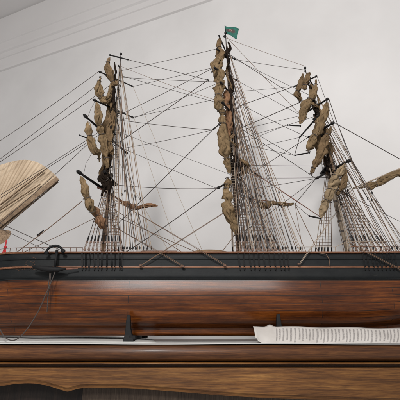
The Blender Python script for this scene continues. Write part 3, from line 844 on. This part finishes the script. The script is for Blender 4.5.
# head stays, left
for a in [(-60,180,97,77,1.0,.93,.00055),(-60,204,96,86,1.0,.93,.00055),(-60,201,108,79,1.0,.98,.0006),(-40,224,104,125,1.0,.95,.0006,'rope'),(-40,219,108,121,1.0,1.0,.0006),
          (10,257.5,82,201,.93,.9,.0008,'rope2'),(13,257,100,212,.93,.95,.0006,'rope2'),(-30,210,76,253,1.0,.93,.0007),(-30,213,60,250,1.0,.93,.0005),(-20,240,92,136,.97,.9,.0006)]:
    st(*a)
rope([P(96,98,.9), P(91,108,.88), P(87,118,.87)], .0004, 'rope', 'buntline', .004)
rope([P(93,150,.9), P(86,163,.88), P(83,176,.87)], .0004, 'rope', 'buntline', .003)
m = MB(); c = P(38.5,235,.93); m.ball(c, .0045, 8, (1.0,.8,.8)); m.tube([c, P(44,230,.93)], [.0026,.0012], 6); m.build('block', M['spar'], ship)
# between fore and main
for a in [(128,59.5,208,80,1.05,.98),(122,71,218,48,1,.96,.0005),(121,77,215,82,1.0,.95,.0005),(133,86.5,218,71,1.07,.95,.0005),(118,75,216,106,1,.96,.0005),(116,117,217,62,1,.96,.0006),
          (133,117,217,88,1.09,.95,.0005),(122,119.5,216,130,1,.9,.0006),(119,147,208,80,1,.98,.0008),(137,150,213,131,1,.9,.0005),(138,144,217,186,1,.9,.0005),
          (122,237,213,130,.96,.88,.0008),(120,183,218,187,1,.9,.0006),(118,249,219,187,.95,.88,.0008),(218,247,235,231,.95,.95,.0006,'rope2'),
          (127,121,218,96,1,.97,.0005),(131,130,222,176,1,1,.0004),(124,66,222,104,1,1,.0004,'rope2'),
          (135,120,180,246,1.02,.97,.0004,'rope3'),(138,150,172,250,1.0,.95,.0004,'rope3'),(128,88,205,252,1.0,.97,.0004,'rope3'),(141,205,190,252,1.0,.95,.0006,'rope2'),(133,212,208,252,1.0,.95,.0006,'rope2')]:
    st(*a)
# between main and mizzen
for a in [(237,60,303,70,1.05,1.0,.0005),(236,80,300,110,1.07,.97,.0005),(230,48,302,108,1,1,.0006),(240,108,295,86,1,1.06,.0008),(255,132,293,97,1,1.0,.0009),(246,110,304,136,1,1,.0006),
          (242,125,292,161,1.1,1.05,.0006),(252,132,306,116,1.02,1.0,.0005),(291,160,302,134,1.05,1.05,.0008),(226,38,300,66,1,1,.0004,'rope2'),(226,36,304,112,1,1,.0005,'rope2'),
          (254,122,322,178,1,1,.0007),(276,184,305,140,1,1.03,.0007),(262,181,309,177.5,1,1.05,.0006),(283,192,318,175,1,1.0,.0006),(294,204,322,179,1,1.0,.0007),(270,236,318,176,.95,1,.0006),
          (250,146,288,126,1.0,1.09,.0005),(258,142,295,156,1,1.08,.0005),(262,152,300,137,1,1.06,.0005),(238,92,296,87,1,1.05,.0004),(262,165,326,166,1,1.0,.0005),(245,140,316,118,1,.95,.0005),
          (294,206,309,216,1,.98,.0005),(296,204,321,247,1,.95,.0007,'rope2'),(292,206,304,248,1,.95,.0005,'rope2'),(256,130,272,196,1,.98,.0005),(235,59,292,96,1.06,1.05,.0005)]:
    st(*a)
# right
for a in [(334,122,470,198,.9,1.0,.0008),(317,76,334,122,.94,.92,.0005),(329,99,350,160,.92,.9,.0005),(352,161,430,290,.88,.98,.0005),(360,186,430,236,1.0,.98,.0005)]:
    st(*a)
rope([P(329,99,.92), P(336,120,.92), P(352,160,.95), P(398,250,.93)], .0008, 'rope', 'backstay')
# short black dead blocks among the lines
for x, y_, Y in [(208,80,.98)]:
    c = P(x,y_,Y); m = MB(); m.tube([c+Vector((-.003,0,.005)), c, c+Vector((.003,0,-.005))], [.0009,.0022,.0009], 6); m.build('block', M['spar'], ship)
# tackle falls fastened at the wale
for x0,y0,x1,y1,Y1,mt in [(140.5,265.5,223,213,.93,'rope2'),(225,265.5,113,199,.97,'rope2'),(183,266.5,113,226,.97,'rope2'),(299,264,339,208,.99,'rope3'),(401,270,348,243,.99,'rope2')]:
    e = P(x0,y0,.906); tr = (y0-249.5)/(y0-y1); k1 = P(x0+(x1-x0)*tr, 249.5, .904)
    s = rope([e, k1, P(x1,y1,Y1)], .00055, mt, 'tackle')
    rope([e+Vector((.003,0,.001)), k1+Vector((.003,0,.0005)), P(x1+.6,y1+.3,Y1)], .0005, mt, 'tackle')
    m = MB(); m.ball(e, .0035, 7, (1.2,.8,.9)); m.build('block', M['deadeye'], s)
rope([P(318,252.5,.908), P(326,254,.906), P(329,259,.906), P(330,266,.908)], .0008, 'rope2', 'loose_line')

# ------------------------------------------------------------------ anchor on the bow
an = MB()
def aP(x,y,d=0): return P(x,y,.90+d)
an.tube([aP(57,250,.004),aP(56,258),aP(54.5,270)], [.0034,.003,.0032], 8)
an.tube(crom([tuple(aP(x,y,-.002)) for x,y in [(45,254),(47.5,249.5),(52,246.5),(57,246),(61,248),(64,252.5)]],5), [.0016+.0016*math.sin(math.pi*i/25) for i in range(26)], 8)
for x, y_, s in ((46.5,252.5,-1),(63.2,251,1)):
    c = aP(x,y_,-.002); an.ball(c, .0058, 8, (.95,.5,.8))
anc = an.build('anchor', M['stand'], ship, smooth=True)
q = MB(); q.tube([aP(32.5,266.5,-.004),aP(40,268,-.004),aP(50,269.3,-.004),aP(58,269.5,-.004),aP(66,268.8,-.004)], [.002,.0055,.0072,.0058,.0018], 10); q.build('anchor_stock', M['stand'], anc, smooth=True)
q = MB()
q.tube([aP(50,272,-.003), aP(48,290,-.006), aP(47,312,-.002)], .0010, 5); q.tube([aP(51,272,-.003), aP(50,285,-.006), aP(47.5,300,-.006)], .0008, 5)
q.build('anchor_lashing', M['rope'], anc)
loop = crom([tuple(P(x,y,Y)) for x,y,Y in [(55,272,.892),(52,280,.89),(46,294,.885),(39,310,.88),(30,325,.875),(22,335,.87),(14,340.3,.868),(6,338,.87),(0,329,.875),(-5,312,.89),(-8,290,.91),(-8,268,.925)]], 6)
q = MB(); q.tube(loop, .0011, 6); q.build('anchor_cable', M['rope'], anc)
q = MB(); q.tube([P(66,269,.9),P(78,268.5,.905)], .0013, 6); q.build('stock_lashing', M['redspar'], anc)
# carved scroll work at the bow
sc_ = MB()
def onhull(x, y_):
    cx = P(x, y_, .93); a, w, z_ = station(cx.x, (.95, cx.z, .97)); return Vector((cx.x, YC-w-.0012, cx.z))
for k in range(4):
    sc_.tube([onhull(10+i*2.6 + 1.5*math.cos(i*1.9+k), 259+k*3.6+1.3*math.sin(i*1.9+k*2)) for i in range(12)], .00038, 4)
sc_.build('bow_scrollwork', M['deadeye'], ship)
q = MB()
for p0, p1 in (((-6,268),(14,267)),((-6,275),(8,276))):
    q.tube([P(*p0,.955),P((p0[0]+p1[0])/2,(p0[1]+p1[1])/2-1,.945),P(*p1,.935)], [.006,.005,.002], 8)
q.build('cathead', M['spar'], ship, smooth=True)

# ------------------------------------------------------------------ cradles
def cradle(px, label, w=.0145, hs=1):
    t = tag(empty('display_cradle'), label, 'stand', 'black cradles holding the hull')
    x = P(px, 330, .92).x; z0 = SH+.0025
    m = MB()
    n = 14; vs = []
    outer = []; inner = []
    for i in range(n+1):
        a = -1 + 2*i/n; yy = a*.098; 
        zi = .002 + (.052*(abs(a))**3.2 if abs(a) > .15 else 0)
        inner.append((yy, zi if abs(a) > .12 else .0022)); outer.append((yy*1.05, max(z0, z0 + (.055)*(abs(a)-.55)/.45 if abs(a) > .55 else z0)))
    # near and far uprights with a foot each, joined by a low cross bar
    fs = []
    m.box((x, YC, z0+.006), (w*.8, .12, .012)); m.build('cross_bar', M['stand'], t)
    for s in (-1, 1):
        m = MB()
        yy = YC + s*.098
        secs = [(-.5,.5,z0,.012),(-.5,.5,z0+.006,.011),(-.40,.3,z0+.014,.008),(-.36,.1,z0+.03,.007),(-.36,.05,z0+.05*hs,.006),(-.30,.0,z0+.066*hs,.004)]
        vs = []
        for (a, b, z, d) in secs:
            for q_ in ((a,-d),(b,-d),(b,d),(a,d)): vs.append((x + q_[0]*w*1.5, yy + q_[1], z))
        k = len(secs)
        fs = [(i*4+j, i*4+(j+1)%4, (i+1)*4+(j+1)%4, (i+1)*4+j) for i in range(k-1) for j in range(4)] + [(3,2,1,0), tuple((k-1)*4+j for j in range(4))]
        m.add(vs, fs); m.build('upright', M['stand'], t, bevel=.0012)
        m = MB(); m.box((x+w*.55, yy-.002 if s<0 else yy+.002, z0+.0095), (w*.9,.016,.008)); m.build('foot', M['stand'], t, bevel=.001)
    return t
cradle(131, 'black cradle under the hull at left, white sheet in front of it', hs=.84)
cradle(279, 'black cradle under the hull behind the newspaper, only its top showing', hs=.86)

# ------------------------------------------------------------------ fan and red tassel
fan = tag(empty('hand_fan'), 'large pale tan ribbed fan spread behind the stays at the left edge', 'fan')
YF = 1.03
piv = (-34, 262)
outl = crom([(-60,205),(-45,186),(-25,174),(-10,168.5),(3,164.2),(15,161),(25,159.8),(35,161.5),(45,166.5),(53,173),(58.5,178.5)], 12)
m = MB(); vs = []; fs = []; uvs = []; nn = len(outl); K = 10
for i, (x, y_) in enumerate(outl):
    d = .0016*math.sin(i*math.pi/2.5)
    for j in range(K+1):
        t = .22 + .78*j/K
        px, py = piv[0] + (x-piv[0])*t, piv[1] + (y_-piv[1])*t
        wv = .003*noise.noise(Vector((px*.05, py*.05, 3)))
        vs.append(P(px, py, YF + d*t + wv))
for i in range(nn-1):
    for j in range(K): q = i*(K+1)+j; fs.append((q,q+1,q+K+2,q+K+1)); uvs.append([(i/nn,j/K),(i/nn,(j+1)/K),((i+1)/nn,(j+1)/K),((i+1)/nn,j/K)])
m.add(vs, fs, uvs)
def mat_fan():
    t = NT('fan_leaf'); v = t.coord(); uv = t.coord((1,1,1),'UV')
    a = t.noise(v, 18, 5, .6, .6); b = t.noise(t.coord((60,1.2,1),'UV'), 1.0, 3)
    col = t.ramp(a, [(.3, (.38,.29,.20)), (.7, (.50,.40,.29))])
    col = t.mix(.5, col, t.ramp(b, [(.36, (.55,.50,.44)), (.6, (1,1,1))]), 'MULTIPLY')
    n2 = t.noise(v, 26, 3, .5, 1.5)
    col = t.mix(t.ramp(n2, [(.68, (0,0,0)), (.74, (.5,.5,.5))]), col, (.10,.06,.035))
    return t.fin(col, .85)
o = m.build('leaf', mat_fan(), fan); md = o.modifiers.new('thickness','SOLIDIFY'); md.thickness = .0008
def bar(a, b, wpx, Y, name, mat, th=.004):
    A = P(*a, Y); B_ = P(*b, Y); d = (B_-A).normalized(); n_ = Vector((-d.z,0,d.x)); w = wpx*.0023/2
    m = MB(); vs = []
    for p, ww in ((A, w*1.2), (B_, w)):
        for sgn, dy in ((-1,0),(1,0),(1,th),(-1,th)): vs.append(p + n_*sgn*ww + Vector((0,dy,0)))
    m.add(vs, [(0,1,5,4),(1,2,6,5),(2,3,7,6),(3,0,4,7),(0,3,2,1),(4,5,6,7)]); return m.build(name, M[mat], fan, bevel=.0008)
bar((-8,230),(57.5,178),6.0,YF-.010,'guard','fan_guard')
bar((-6,235),(58,181.6),1.3,YF-.003,'guard_shadow','fan_shade')  # thin dark strip standing in for the shadow under the guard
bar((-30,228),(44,170),1.2,YF-.012,'rib','fan_guard'); bar((-10,216),(40,184),1.0,YF-.012,'rib','fan_guard')
hd = MB(); pts = crom([(-22,228),(-12,229),(-2,229.5),(6,230),(11,231.5),(10,236),(6,241),(0,244.5),(-8,246),(-22,243)], 4)
k = len(pts); vs = [P(x,y_,.975) for x, y_ in pts] + [P(x,y_,.982) for x, y_ in pts]
hd.add(vs, [tuple(range(k)), tuple(range(2*k-1,k-1,-1))] + [(i,(i+1)%k,k+(i+1)%k,k+i) for i in range(k)]); hd.build('handle_end', M['fan_guard'], fan, bevel=.001)
ts = MB(); ts.tube([P(6.5,240,.972),P(5.5,246,.972)], .0016, 6); ts.ball(P(5.3,247,.972), .004, 8)
for i in range(26):
    dx = random.uniform(-4.2,4.0); y0 = random.uniform(262,269)
    ts.tube([P(5+dx*.15,247.5,.972+random.uniform(-.002,.002)), P(4+dx*.5,254,.970+random.uniform(-.004,.004)), P(1.5+dx,y0,.967+random.uniform(-.006,.006))], .0009, 4)
ts.build('tassel', M['red'], fan)
